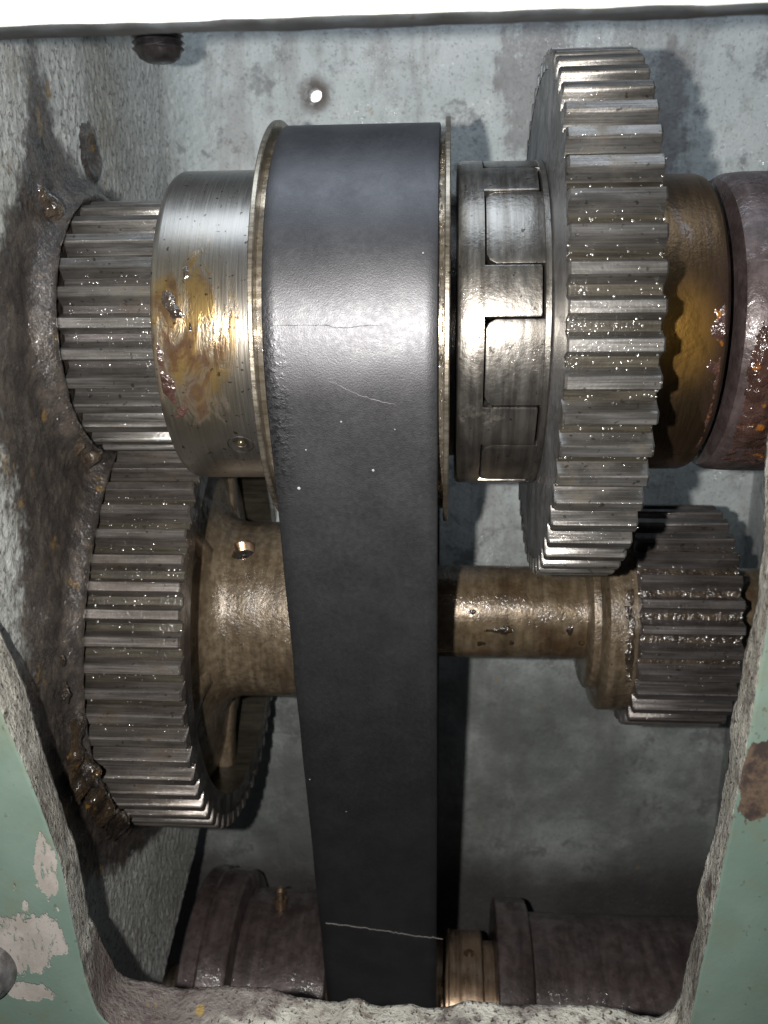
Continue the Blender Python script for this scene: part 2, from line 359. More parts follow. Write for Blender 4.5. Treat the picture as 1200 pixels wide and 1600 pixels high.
# ------------------------------------------------------------------ housing
H = empty('gear_housing', (0, 420, -420), 'grey green painted cast iron housing with ragged opening around the gears', 'housing')
HB = Vector((0, 420, -420))
def hpart(name, vs, fs, mat, smooth=60, fix=False):
    me = mesh(name, [tuple(Vector(v)-HB) for v in vs], fs, smooth, fix); return link(name, me, mat, H)

def box(x0, x1, y0, y1, z0, z1):
    vs = [(x, y, z) for x in (x0, x1) for y in (y0, y1) for z in (z0, z1)]
    return vs, [(0, 1, 3, 2), (4, 6, 7, 5), (0, 4, 5, 1), (2, 3, 7, 6), (0, 2, 6, 4), (1, 5, 7, 3)]
# back wall with the small through hole
vs, fs = box(-330, 330, WALL_Y, WALL_Y+14, -700, 230)
wall_me = mesh('w', vs, fs, 0, True)
wall_me = cut(wall_me, rod((-91.7, WALL_Y-5, 102.9), (0, 1, 0), 4.6, 40, 40), 'back_wall')
for v in wall_me.vertices: v.co -= HB*MM
bw = link('back_wall', wall_me, M['wall'], H)
# daylight patch behind that hole
d = link('daylight', mesh('daylight', *[[(-30, 0, -30), (30, 0, -30), (30, 0, 30), (-30, 0, 30)], [(0, 1, 2, 3)]], 0), M['day'], loc=(-91.7, WALL_Y+60, 102.9))
d['kind'] = 'structure'; d['label'] = 'bright daylight seen through the small hole in back wall'

# side wall as a relief: pocket for the two left gears with a raised lip, fillet into the back wall, sloping lower edge
FR = 50.0
N1, N2 = 28, 61; m1 = 2*math.hypot(A1[0]-A2[0], A1[1]-A2[1])/(N1+N2); RU, RL = m1*(N1/2+.76), m1*(N2/2+.70)
def side_wall():
    nu, nv = 300, 430
    ys = []
    L1 = WALL_Y-FR-318; L2 = FR*pi/2; vs = []; gr = []; cs = []
    for i in range(nu+1):
        s = (L1+L2+14)*i/nu
        if s <= L1: bx, by, nx, ny = WALL_X, 318+s, 1.0, 0.0
        elif s <= L1+L2:
            a = (s-L1)/FR; bx = WALL_X+FR*(1-cos(a)); by = WALL_Y-FR+FR*sin(a); nx, ny = cos(a), -sin(a)
        else: bx = WALL_X+FR+(s-L1-L2); by = WALL_Y-.6; nx, ny = 0.0, -1.0
        zb = -470+(by-473)*.378
        for j in range(nv+1):
            z = zb+(170-zb)*j/nv
            d1 = math.hypot(by-A1[0], z-A1[1])-(RU+.2); d2 = math.hypot(by-A2[0], z-A2[1])-(RL+.2)
            sd = min(d1, d2) if s <= L1 else 99
            k1 = math.exp(-max(0, d1)/14); k2 = math.exp(-max(0, d2)/14)
            hl = 9.5 if d1 < d2 else 4.5+5*sstep(-280, -100, z)
            wob = fbm((by, z, 3), .035, 3)
            lip = hl*math.exp(-((sd-2)/(6.5+2.5*wob))**2) if sd > 0 else hl*.9
            h = lip
            pk = 6.4 if d1 < d2 else 1.2
            if sd < .8: h = pk+(h-pk)*sstep(-2.0, .8, sd)
            fade = 1-sstep(L1+L2-30, L1+L2, s)
            rough = .45*fbm((by, z*.9, bx), .03, 2)+.45*fbm((by, z*.7, bx), .24, 3)+.5*noise.noise(Vector((by, z*.75, bx))*.5)
            if sd > -1: h += rough*fade*(1 if sd > 10 else .75)
            # shallow round plug high on the wall
            dp = math.hypot((by-488)/10.5, (z-50)/13.5)+.15*fbm((by, z, 9), .12)
            if dp < 1.25: h += 2.2*sstep(1.2, .9, dp)-1.6*sstep(.75, .5, dp)
            vs.append((bx+nx*h, by+ny*h, z))
            g = max(k1, k2) if s <= L1 else 0
            g2 = 1.0*math.exp(-max(0, min(d1, d2)-6)/34)+.4*math.exp(-((by-440)/30)**2)*sstep(-60, 20, z)*(1-sstep(60, 150, z)*.5)
            g2 += .62*math.exp(-((by-400)/46)**2)*sstep(-340, -230, z)*sstep(30, -50, z)
            if dp < 1.2: g2 = max(g2, .75)
            g2 *= 1-.72*sstep(15, 55, z)*(1-math.exp(-((by-425)/26)**2))
            g2 *= sstep(-405, -350, z+.25*(by-520))
            if dp < 1.2: g2 = max(g2, .7)
            gr.append(g2*(1-sstep(L1-10, L1+20, s))); cs.append(1-sstep(L1-40, L1+L2*.75, s))
    fs = []
    for i in range(nu):
        for j in range(nv):
            a = i*(nv+1)+j; fs.append((a, a+1, a+nv+2, a+nv+1))
    # returned lower edge so that the wall has thickness
    n0 = len(vs)
    for i in range(nu+1):
        x, y, z = vs[i*(nv+1)]; vs.append((x-26, y+(6 if y > 600 else 0), z-4)); gr.append(.2); cs.append(1.0)
    for i in range(nu): fs.append((i*(nv+1), (i+1)*(nv+1), n0+i+1, n0+i))
    o = hpart('side_wall', vs, fs, M['cast'], 180, True)
    at = o.data.attributes.new('grime', 'FLOAT', 'POINT'); at.data.foreach_set('value', gr)
    at = o.data.attributes.new('castness', 'FLOAT', 'POINT'); at.data.foreach_set('value', cs)
    return o
side_wall()
vs, fs = box(232, 246, 318, WALL_Y-.5, -690, 150); hpart('side_wall', vs, fs, M['wall'], 0, True)
vs, fs = box(-330, 231, 318, WALL_Y-.5, -700, -690); hpart('floor', vs, fs, M['dark_iron'], 0, True)

# the ragged opening: painted front face, bare rim turned inwards
def resample(pts, n):
    L = [0]
    for a, b in zip(pts, pts[1:]): L.append(L[-1]+math.hypot(b[0]-a[0], b[1]-a[1]))
    out = []; k = 0
    for i in range(n):
        s = L[-1]*i/(n-1)
        while k < len(L)-2 and L[k+1] < s: k += 1
        t = (s-L[k])/max(1e-9, L[k+1]-L[k]); a, b = pts[k], pts[k+1]; out.append((a[0]+(b[0]-a[0])*t, a[1]+(b[1]-a[1])*t))
    return out
def smooth_path(p, it):
    for _ in range(it): p = [p[0]]+[((a[0]+2*b[0]+c[0])/4, (a[1]+2*b[1]+c[1])/4) for a, b, c in zip(p, p[1:], p[2:])]+[p[-1]]
    return p
YF, YB = 290.0, 318.0
def upx(lst, yv): return [(on_plane(x, y, 1, yv).x, on_plane(x, y, 1, yv).z) for x, y in lst]
front_px = [(0, 1110), (40, 1203), (66, 1270), (95, 1352), (113, 1440), (133, 1530), (152, 1585), (190, 1618), (260, 1640), (450, 1650), (700, 1660), (960, 1668), (1040, 1660), (1068, 1640), (1079, 1600), (1092, 1530), (1112, 1440), (1131, 1345), (1151, 1250), (1167, 1170), (1186, 1050), (1202, 955), (1216, 840)]
inner_px = [(0, 985), (40, 1065), (70, 1180), (98, 1262), (118, 1320), (131, 1375), (140, 1430), (166, 1480), (188, 1522), (205, 1530), (250, 1537), (285, 1545), (305, 1541), (360, 1540), (432, 1544), (452, 1556), (500, 1562), (530, 1566), (556, 1556), (580, 1570), (610, 1571), (640, 1568), (664, 1576), (705, 1572), (730, 1563), (800, 1569), (850, 1570), (930, 1571), (975, 1577), (1000, 1588), (1030, 1590), (1052, 1578), (1064, 1555), (1070, 1515), (1080, 1470), (1091, 1440), (1089, 1400), (1104, 1345), (1117, 1300), (1126, 1255), (1136, 1200), (1142, 1120), (1156, 1060), (1170, 1000), (1184, 930), (1191, 850), (1195, 740)]
NP = 640
fp = upx(front_px, YF); ip = upx(inner_px, YB)
fp = [(-190, 63), (-190, 0), (-184, -90)]+fp+[(113, -40), (116, 20), (118, 63)]
ip = [(-196, 63), (-196, 0), (-190, -90)]+ip+[(114, -20), (118, 30), (118, 63)]
fp = smooth_path(resample(fp, NP), 10); ip = smooth_path(resample(ip, NP), 3)
def opening():
    vs = []; fs = []; K = 16; cx, cz = -25.0, -60.0
    rows = []
    for i in range(NP):
        fx, fz = fp[i]; ix, iz = ip[i]
        # outward direction towards a rectangle
        dx, dz = fx-cx, fz-cz; ts = []
        if dx > 1e-6: ts.append((260-cx)/dx)
        if dx < -1e-6: ts.append((-330-cx)/dx)
        if dz > 1e-6: ts.append((63-cz)/dz)
        if dz < -1e-6: ts.append((-430-cz)/dz)
        ln = math.hypot(dx, dz); ox, oz = dx/ln, dz/ln
        rows.append((fx, fz, ix, iz, ox, oz))
    m = K+1
    for i, (fx, fz, ix, iz, ox, oz) in enumerate(rows):
        for k in range(m):
            t = k/K; x = fx+(ix-fx)*t; z = fz+(iz-fz)*t; y = YF+(YB-YF)*t
            e = min(1, t*6)*(1 if k < K else .8)
            h = .9*fbm((x, y, z), .07, 3)+.55*fbm((x, y, z), .3, 2)
            if k == 0: h = .25*fbm((x, y, z), .2, 2)+.5; y += .0
            if k == 1: h = h*.6
            vs.append((x-ox*(-h)*1.0, y+(.35 if k == 0 else 0), z+oz*h))
    for i in range(NP-1):
        for k in range(K): a = i*m+k; fs.append((a, a+1, a+m+1, a+m))
    # hidden rear face, giving the casting its thickness
    n0 = len(vs)
    for i, (fx, fz, ix, iz, ox, oz) in enumerate(rows): vs.append((ix+ox*26, YB, iz+oz*26))
    for i in range(NP-1): fs.append((i*m+K, n0+i, n0+i+1, (i+1)*m+K))
    hpart('opening_rim', vs, fs, M['rim'], 180, True)
    vs = []; fs = []; Q = 6
    for i, (fx, fz, ix, iz, ox, oz) in enumerate(rows):
        j = .35*fbm((fx, 1, fz), .25, 3)
        dx, dz = fx-cx, fz-cz; tt = []
        if dx > 1e-6: tt.append((260-cx)/dx)
        if dx < -1e-6: tt.append((-330-cx)/dx)
        if dz > 1e-6: tt.append((62.6-cz)/dz)
        if dz < -1e-6: tt.append((-430-cz)/dz)
        t = max(1.0, min(tt)); tx, tz = cx+dx*t, cz+dz*t
        prof = [(.2+j, .55), (.9+j, .12), (1.8+j, 0.0)]
        for a, dy in prof: vs.append((fx+ox*a, YF+dy, fz+oz*a))
        for k in range(1, Q+1):
            u = k/Q; vs.append((fx+(tx-fx)*u+ox*1.8*(1-u), YF, fz+(tz-fz)*u+oz*1.8*(1-u)))
    m = 3+Q
    for i in range(NP-1):
        for k in range(m-1): a = i*m+k; fs.append((a, a+1, a+m+1, a+m))
    hpart('front_face', vs, fs, M['green'], 180, True)
opening()
# pale bar across the top of the opening
def top_bar():
    vs = []; fs = []; n = 220; YK = YF+14; prof = [(YK, 120), (YK, 66), (YK-1.5, 64.9), (YK-4, 64.6), (YF+2.5, 64.4), (YF+.8, 64.8), (YF, 65.8), (YF, 120), (YK, 120)]
    m = len(prof)
    for i in range(n):
        x = -330+590*i/(n-1)
        for k, (y, z) in enumerate(prof):
            j = .5*fbm((x, y, z), .05, 3) if 1 <= k <= 6 else 0
            vs.append((x, y, z+j))
    for i in range(n-1):
        for k in range(m-1): a = i*m+k; fs.append((a, a+1, a+m+1, a+m))
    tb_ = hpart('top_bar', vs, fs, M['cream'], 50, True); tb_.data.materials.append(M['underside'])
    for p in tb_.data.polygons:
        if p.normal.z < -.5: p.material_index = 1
top_bar()
# rib above the frame that carries the hanging bolt
bp = on_plane(247, 60, 1, 492)
vs, fs = box(-330, bp.x+26, 474, 512, 146, 164); hpart('top_rib', vs, fs, M['cast'], 0, True)
for ob in [H.children[-1]]:
    at = ob.data.attributes.new('castness', 'FLOAT', 'POINT'); at.data.foreach_set('value', [1.0]*len(ob.data.vertices))

# hanging bolt end
def bolt_hanging():
    tip = on_plane(247, 98, 1, 492).z
    t = empty('threaded_bolt', (bp.x, 492, tip), 'dark threaded bolt end hanging down above the left gear', 'bolt')
    prof = [(0, 0), (7, .3), (10.2, 2.0), (11.4, 4.5)]; z = 5.0
    while z < 50: prof += [(13.2, z+.9), (11.6, z+2.4)]; z += 3.0
    prof += [(11.5, 52), (0, 52)]
    link('threaded_shank', turned(prof, (0, 0, 0), (0, 0, 1), 40, 45), M['black_screw'], t)
    link('hex_head', turned([(0, 66), (20, 66), (20, 84), (0, 84)], (0, 0, 0), (0, 0, 1), 6, 20), M['dark_iron'], t)
    link('shank', turned([(0, 51), (11, 51), (11, 67), (0, 67)], (0, 0, 0), (0, 0, 1), 24), M['dark_iron'], t)
bolt_hanging()

# round screw head on the front face, low left
kp = on_plane(-22, 1512, 1, 290)
t = empty('screw_head', (kp.x, YF, kp.z), 'dark rounded screw head on the chipped green front face', 'screw')
link('head', turned([(0, 10), (6, 9.6), (10, 8.2), (12.6, 5.5), (13.4, 2), (13.4, -.5), (0, -.5)], (0, 0, 0), (0, -1, 0), 48, 40), M['face_steel'], t)
vs, fs = box(-10, 10, -11, -9.2, -1.2, 1.2); link('slot', mesh('slot', vs, fs, 0, True), M['black_screw'], t)

# ------------------------------------------------------------------ gears
GB0, GB1 = 45.5, 82.2
GS0, GS1 = 110.2, 167.3
def tooth_mesh(m, R, x0, x1, seed=0):
    """one spur tooth standing on the front (-Y) of a gear of outer radius R, module m"""
    ra = R; rr = R-1.6*m; p = pi*m; prof = []
    for f, wd in ((-.25, .80), (0.0, .68), (.22, .585), (.5, .51), (.76, .44), (.94, .37), (1.0, .315)):
        r = rr+(ra-rr)*f if f >= 0 else rr-1.2
        prof.append((p*wd/2*1.0, r))
    pts = [(-w_, r) for w_, r in prof]+[(w_, r) for w_, r in reversed(prof)]
    n = len(pts); vs = []; fs = []; c = .9
    rings = [(x0, .0, .45), (x0+c, 1, 0), (x1-c, 1, 0), (x1, 0, .45)]
    for x, full, ins in rings:
        for a, r in pts:
            vs.append((x, -(r-(ins if r > rr+2 else 0)*2), a*(1 if full else .93)))
    for k in range(3):
        for i in range(n-1): a = k*n+i; fs.append((a, a+1, a+n+1, a+n))
    fs.append(tuple(range(n))); fs.append(tuple(reversed(range(3*n, 4*n))))
    return mesh('tooth', vs, fs, 28, True)
def gear(name, A, x0, x1, R, m, N, phase, label, tmat, rmat, bore, face=None, cat='gear', group=None):
    xc = (x0+x1)/2
    g = empty(name, (xc, A[0], A[1]), label, cat, group)
    rr = R-1.6*m
    o = link('rim', ring(x0-xc+.3, x1-xc-.3, bore, rr+.05, .5, seg=N*4), None, g)
    o.data.materials.append(rmat)
    if face:
        o.data.materials.append(face)
        for p in o.data.polygons:
            if abs(p.normal.x) > .9: p.material_index = 1
    tm = tooth_mesh(m, R, x0-xc, x1-xc)
    for i in range(N):
        th = phase+2*pi*i/N
        o = link('tooth', tm, tmat, g); o.rotation_euler = (-th, 0, 0)
    return g
def droplets(g, A, xc, R, m, N, phase, x0, x1, n, thr, seed, rmax=.75, ends=0.0):
    """oil drops sitting on the teeth and in the roots, one part"""
    rnd = random.Random(seed); vs = []; fs = []
    rr = R-1.6*m
    ico = [(sin(a)*cos(b), sin(a)*sin(b), cos(a)) for a in (.0, .55, 1.1, 1.6) for b in [2*pi*k/8 for k in range(8)]]
    for _ in range(n):
        k = rnd.randrange(N); th = phase+2*pi*k/N+rnd.choice((0, .5, .5, .28, -.28, -.3))*2*pi/N+rnd.gauss(0, .03)*2*pi/N
        tt = (th+pi) % (2*pi)-pi
        if not (thr[0] < tt < thr[1]): continue
        fr = abs(((th-phase)/(2*pi/N)+.5) % 1-.5)
        r = R-.15 if fr < .13 else (rr+.1 if fr > .40 else R-1.2*m)
        x = rnd.uniform(x0+1, x1-1)
        if rnd.random() < ends: x = rnd.choice((x0+.8, x1-.8))+rnd.gauss(0, .5)
        s = min(rmax, .16+rnd.expovariate(6.0))
        c = Vector((x-xc, -r*cos(tt), r*sin(tt))); nrm = Vector((0, -cos(tt), sin(tt))); q = nrm.to_track_quat('Z', 'Y')
        n0 = len(vs)
        for a in ico: vs.append(tuple(c+q@Vector((a[0]*s*rnd.uniform(.9, 1.3), a[1]*s, a[2]*s*.38))))
        for i in range(3):
            for j in range(8): fs.append((n0+i*8+j, n0+(i+1)*8+j, n0+(i+1)*8+(j+1) % 8, n0+i*8+(j+1) % 8))
    o = link('oil_droplets', mesh('oil_droplets', vs, fs, 180, True), M['glint_drop'], g); o['kind'] = 'stuff'

N1, N2 = 28, 61; m1 = 2*math.hypot(A1[0]-A2[0], A1[1]-A2[1])/(N1+N2); RU, RL = m1*(N1/2+.76), m1*(N2/2+.70)
ph2 = on_cyl(200, 960, A2, RL)[1]
lc = math.atan2(A2[1]-A1[1], -(A2[0]-A1[0]))       # direction of axis 2 seen from axis 1
k = ((lc+pi)-ph2)/(2*pi/N2); frac = k-math.floor(k)     # phase of lower gear at mesh point
ph1 = lc+(frac-.5)*(2*pi/N1)
gU = gear('spur_gear', A1, -178.8, -131.0, RU, m1, N1, ph1, 'small steel spur gear beside the amber stained collar on the upper shaft', M['tooth_steel'], M['tooth_dark'], 40)
droplets(gU, A1, -153.9, RU, m1, N1, ph1, -176, -132, 900, (-.7, .75), 3, .5)
gL = gear('spur_gear', A2, -184.6, -131.8, RL, m1, N2, ph2, 'large oily spur gear with recessed web below the small left gear', M['tooth_lower'], M['root_oil'], 116, M['black_screw'])  # rim side face coloured black to stand for the shade on it
droplets(gL, A2, -158.2, RL, m1, N2, ph2, -184, -132.5, 1900, (-.9, .9), 4, .6, .1)
RB = 127.0; m2 = RB*2/57.7; phB = on_cyl(960, 479, A1, RB)[1]
gB = gear('spur_gear', A1, GB0, GB1, RB, m2, 56, phB, 'largest spur gear with clean steel teeth next to the jaw clutch', M['tooth_steel'], M['root_oil'], 30, M['face_steel'])
droplets(gB, A1, (GB0+GB1)/2, RB, m2, 56, phB, GB0+.3, GB1-.2, 1700, (-.95, .7), 5, .6, .22)
RS = 69.0; m3 = RS*2/31.6; phS = on_cyl(1080, 944, A2, RS)[1]
gS = gear('spur_gear', A2, GS0, GS1, RS, m3, 30, phS, 'small dark grease covered spur gear on the lower shaft', M['tooth_dark'], M['grease'], 24, M['dark_iron'])
droplets(gS, A2, (GS0+GS1)/2, RS, m3, 30, phS, GS0+.3, GS1-.3, 1700, (-1.0, 1.2), 6, .8, .35)

# lower left gear: recessed web, spokes, hub with threaded hole
xL = -158.2
def lx(x): return x-xL
web = link('web', lathe([(lx(-176), 45), (lx(-176), 117), (lx(-158), 117), (lx(-152), 112), (lx(-149), 104), (lx(-146.5), 92), (lx(-144.5), 80), (lx(-142.5), 70), (lx(-139.5), 63), (lx(-136), 59), (lx(-131), 57), (lx(-128), 56.2), (lx(-127), 50), (lx(-127), 45)], 128, smooth=40), M['brown_steel'], gL)
for kk in range(5):
    th = RAD(52+72*kk); vs = []; fs = []
    for r, hw, hx in ((50, 9, -135), (70, 8, -140.5), (95, 7.5, -143), (117.5, 9, -144)):
        for x, s in ((-160, 1.25), (hx-2, 1.0), (hx, .6)):
            for sg in (-1, 1): vs.append((lx(x), -(r*cos(th)-sg*hw*s*sin(th)), r*sin(th)+sg*hw*s*cos(th)))
    for a in range(3):
        b = a*6
        for (i, j) in ((0, 2), (2, 4), (4, 5), (5, 3), (3, 1)): fs.append((b+i, b+j, b+j+6, b+i+6))
    link('spoke', mesh('spoke', vs, fs, 60, True), M['brown_steel'], gL)
hx, hth = on_cyl(378, 858, A2, 56.0)
hub_me = lathe([(lx(-150), 20), (lx(-150), 57), (lx(-138), 56.3), (lx(-90), 56), (lx(-88), 54.5), (lx(-87.5), 52), (lx(-87.5), 20), (lx(-150), 20)], 160)
hn = Vector((0, -cos(hth), sin(hth)))
hub_me = cut(hub_me, rod(Vector((lx(hx), 0, 0))+hn*40, hn, 8.2, 40), 'hub')
hub = link('hub', hub_me, M['brown_steel'], gL)
prof = []
for i in range(9): prof += [(8.1, 42+i*1.5), (7.3, 42.75+i*1.5)]
link('threaded_hole', turned(prof, (lx(hx), 0, 0), hn, 32, 30), M['bronze'], hub)
link('set_screw', turned([(0, 45), (3.0, 44.5), (3.0, 47), (3.4, 47.5), (7.4, 47.5), (7.4, 41)], (lx(hx), 0, 0), hn, 24, 30), M['black_screw'], hub)

# ------------------------------------------------------------------ shafts
t = link('drive_shaft', lathe([(-236, 0), (-236, 28), (-235, 29), (231.5, 29), (232, 28), (232, 0)], 64), M['shaft_oil'], loc=(0, A1[0], A1[1]))
tag(t, 'thick upper shaft carrying the belt pulley, collars and clutch', 'shaft')
t = link('drive_shaft', lathe([(-236, 0), (-236, 28.6), (-235, 29.2), (88.5, 29.2), (89, 30.2), (97, 30.2), (97.4, 29.2), (232, 29.2), (232, 0)], 96), M['shaft_oil'], loc=(0, A2[0], A2[1]))
tag(t, 'amber oily lower shaft passing under the largest gear behind the belt', 'shaft')
t = link('drive_shaft', lathe([(-236, 0), (-236, 25), (232, 25), (232, 0)], 48), M['bronze'], loc=(0, A3[0], A3[1]))
tag(t, 'bottom shaft inside the dark bearing housings behind the opening rim', 'shaft')

# hub collar of the small dark gear
t = empty('gear_hub', (97, A2[0], A2[1]), 'greasy brown stepped hub collar between lower shaft and small dark gear', 'collar')
link('collar_body', lathe([(-10.5, 28), (-10.5, 44), (-9, 47), (-5, 47.5), (-3.5, 58), (-2, 60), (7, 60.3), (13.6, 60), (13.6, 28), (-10.5, 28)], 128), M['brown_steel'], t)

# ------------------------------------------------------------------ upper shaft: collar, pulley, belt, clutch
xc = -105.0
t = empty('shaft_collar', (xc, A1[0], A1[1]), 'wide steel collar smeared with amber grease between gear and belt', 'collar')
ox_, oth = on_cyl(376, 695, A1, 77.8); on_ = Vector((0, -cos(oth), sin(oth)))
cm = lathe([(-130.8-xc, 28), (-130.8-xc, 75.2), (-130.2-xc, 76.8), (-128.6-xc, 77.7), (-127-xc, 77.8), (-82.4-xc, 77.8), (-82.0-xc, 77), (-82.0-xc, 28), (-130.8-xc, 28)], 256)
cm = cut(cm, rod(Vector((ox_-xc, 0, 0))+on_*75.5, on_, 6.3, 8), 'collar_body')
cb = link('collar_body', cm, M['collar'], t)
pl = link('oil_plug', turned([(0, 76.8), (2.4, 76.8), (2.6, 77.2), (5.4, 77.6), (5.9, 77.3), (6.1, 76.6), (6.1, 75.4)], (ox_-xc, 0, 0), on_, 36), M['clutch_steel'], t)
link('brass_ball', turned([(0, 78.2), (.9, 78.0), (1.6, 77.5), (1.9, 76.7)], (ox_-xc, 0, 0), on_, 20, 180), M['brass'], pl)

px = -40.0
t = empty('belt_pulley', (px, A1[0], A1[1]), 'upper belt pulley with thin bright flanges on both belt edges', 'pulley')
link('pulley_drum', ring(-79.6-px, -.6-px, 29, 93.6, .3, seg=200), M['pulley_steel'], t)
link('flange', ring(-82.0-px, -79.4-px, 29, 100.0, .5, seg=256), M['flange_steel'], t)
link('flange', ring(-.8-px, 1.7-px, 29, 100.0, .5, seg=256), M['flange_steel'], t)
link('hub_spacer', ring(1.6-px, 5-px, 29, 66, .5, seg=96), M['black_screw'], t)

def beads():
    rnd = random.Random(11); vs = []; fs = []
    for _ in range(95):
        th = rnd.uniform(-1.05, 1.15); x = rnd.uniform(-2.9, -.9)-px; r = 93.6; s_ = min(1.0, .25+rnd.expovariate(3.5)); ln = s_*rnd.uniform(1, 4.5)
        n0 = len(vs)
        for a in (.0, .6, 1.2, 1.6):
            for k in range(8):
                b = 2*pi*k/8; rr = r+s_*.7*cos(a); t_ = th+ln*sin(a)*sin(b)/r; vs.append((x+s_*.7*sin(a)*cos(b), -rr*cos(t_), rr*sin(t_)))
        for i in range(3):
            for j in range(8): fs.append((n0+i*8+j, n0+(i+1)*8+j, n0+(i+1)*8+(j+1) % 8, n0+i*8+(j+1) % 8))
    o = link('oil_droplets', mesh('oil_droplets', vs, fs, 180, True), M['pulley_steel'], t); o['kind'] = 'stuff'
beads()
# belt ------------------------------------------------------------
RO1 = 97.4; RO3 = 58.5; TH = 3.6; BX0, BX1 = -76.6, -3.1
dv = Vector((A3[0]-A1[0], A3[1]-A1[1])); Ld = dv.length; base = math.atan2(-dv.x, -dv.y)   # angles in front convention below
# angle convention: point = (A.y - r cos th, A.z + r sin th)
ang = math.atan2(dv.y, -dv.x)                                # direction to A3 in that convention
be = math.acos((RO1-RO3)/Ld)
tf = ang+be if cos(ang+be) > cos(ang-be) else ang-be         # front tangent (larger cos = nearer)
tb = ang-be if tf == ang+be else ang+be
def cp(A, r, th): return (A[0]-r*cos(th), A[1]+r*sin(th))
def belt_path():
    out = []                                                 # (y, z, ny, nz)
    a0 = tf; a1 = tb
    while a1 < a0: a1 += 2*pi
    n = 150
    for i in range(n+1):
        th = a0+(a1-a0)*i/n; y, z = cp(A1, RO1, th); out.append((y, z, -cos(th), sin(th)))
    p = cp(A1, RO1, tb); q = cp(A3, RO3, tb)
    for i in range(1, 30):
        u = i/30; out.append((p[0]+(q[0]-p[0])*u, p[1]+(q[1]-p[1])*u, -cos(tb), sin(tb)))
    a2 = tf
    b0 = tb
    while a2 < b0: a2 += 2*pi
    for i in range(61):
        th = b0+(a2-b0)*i/60; y, z = cp(A3, RO3, th); out.append((y, z, -cos(th), sin(th)))
    p = cp(A3, RO3, tf); q = cp(A1, RO1, tf)
    for i in range(1, 120):
        u = i/120; out.append((p[0]+(q[0]-p[0])*u, p[1]+(q[1]-p[1])*u, -cos(tf), sin(tf)))
    return out
def belt():
    P = belt_path(); n = len(P); vs = []; fs = []; bz = Vector((0, A1[0], A1[1]))
    xs = [(BX0, -TH), (BX0, -1.0), (BX0+.15, -.4), (BX0+.6, 0)]+[(BX0+.6+(BX1-BX0-1.2)*k/14, 0) for k in range(1, 15)]+[(BX1-.15, -.4), (BX1, -1.0), (BX1, -TH)]
    m = len(xs)
    for y, z, ny, nz in P:
        e = .35*fbm((0, y, z), .02, 2)
        for x, h in xs:
            w_ = .03*fbm((x, y, z), .03, 2) if h == 0 else 0
            ex = e*((BX1-x)/(BX1-BX0))
            vs.append((x+ex, y+ny*(h+w_)-bz.y, z+nz*(h+w_)-bz.z))
    for i in range(n):
        j = (i+1) % n
        for k in range(m): l = (k+1) % m; fs.append((i*m+k, j*m+k, j*m+l, i*m+l))
    o = link('flat_belt', mesh('flat_belt', vs, fs, 60, True), M['belt'], loc=(0, A1[0], A1[1]))
    return tag(o, 'wide black flat drive belt running down from the upper pulley', 'belt')
BELT = belt()
FT = Vector((0, *cp(A1, RO1, tf))); FNb = Vector((0, -cos(tf), sin(tf)))
def on_belt(x, y):                            # pixel -> point and normal on the belt's outer surface
    v = ray(x, y); t = FT.dot(FNb)/v.dot(FNb); P = v*t
    if P.z < FT.z: return P, FNb
    X, th = on_cyl(x, y, A1, RO1); yy, zz = cp(A1, RO1, th); return Vector((X, yy, zz)), Vector((0, -cos(th), sin(th)))
def ribbon(name, px_list, wd, mat, lift=.06, wobble=.3, seed=1, thick=.12, taper=True):
    rnd = random.Random(seed); pts = []
    for (a, b), (c, d_) in zip(px_list, px_list[1:]):
        n = max(2, int(math.hypot(c-a, d_-b)/4))
        for i in range(n): u = i/n; pts.append((a+(c-a)*u, b+(d_-b)*u))
    pts.append(px_list[-1]); vs = []; fs = []; n = len(pts); B0 = Vector((0, A1[0], A1[1]))
    for i, (x, y) in enumerate(pts):
        P, nn = on_belt(x, y+rnd.gauss(0, wobble)); u = i/(n-1)
        ww = wd*(.35+.65*min(1, 6*u, 6*(1-u)) if taper else 1)*rnd.uniform(.5, 1.3)
        up = Vector((1, 0, 0)).cross(nn).normalized()
        for s, h in ((-1, -.05), (-.5, lift+thick*.5), (.5, lift+thick*.5), (1, -.05)): vs.append(tuple(P-B0+up*(s*ww/2)+nn*h))
    for i in range(n-1):
        for k in range(3): a = i*4+k; fs.append((a, a+4, a+5, a+1))
    link(name, mesh(name, vs, fs, 180, True), mat, BELT)
ribbon('crack', [(421, 509), (450, 508), (510, 508), (522, 512), (545, 512), (575, 508), (600, 510)], .32, M['crack'], .02, .35, 1, .02)
ribbon('scratch', [(508, 594), (522, 598), (545, 610), (565, 619), (600, 629), (618, 632)], .40, M['scratch'], .02, .4, 2, .06)
ribbon('splice_seam', [(509, 1442), (545, 1447), (590, 1453), (640, 1461), (692, 1467)], .75, M['seam'], .10, .55, 3, .3, False)
for i, (x, y, r) in enumerate([(467, 763, .75), (583, 735, .6), (533, 659, .42), (478, 703, .35), (661, 395, .4), (617, 671, .3), (484, 1218, .4), (541, 1268, .35)]):
    P, nn = on_belt(x, y); q = turned([(0, .18), (r*.6, .16), (r, 0)], tuple(P-Vector((0, A1[0], A1[1]))), nn, 10, 180); link('pale_speck', q, M['belt_speck'], BELT)

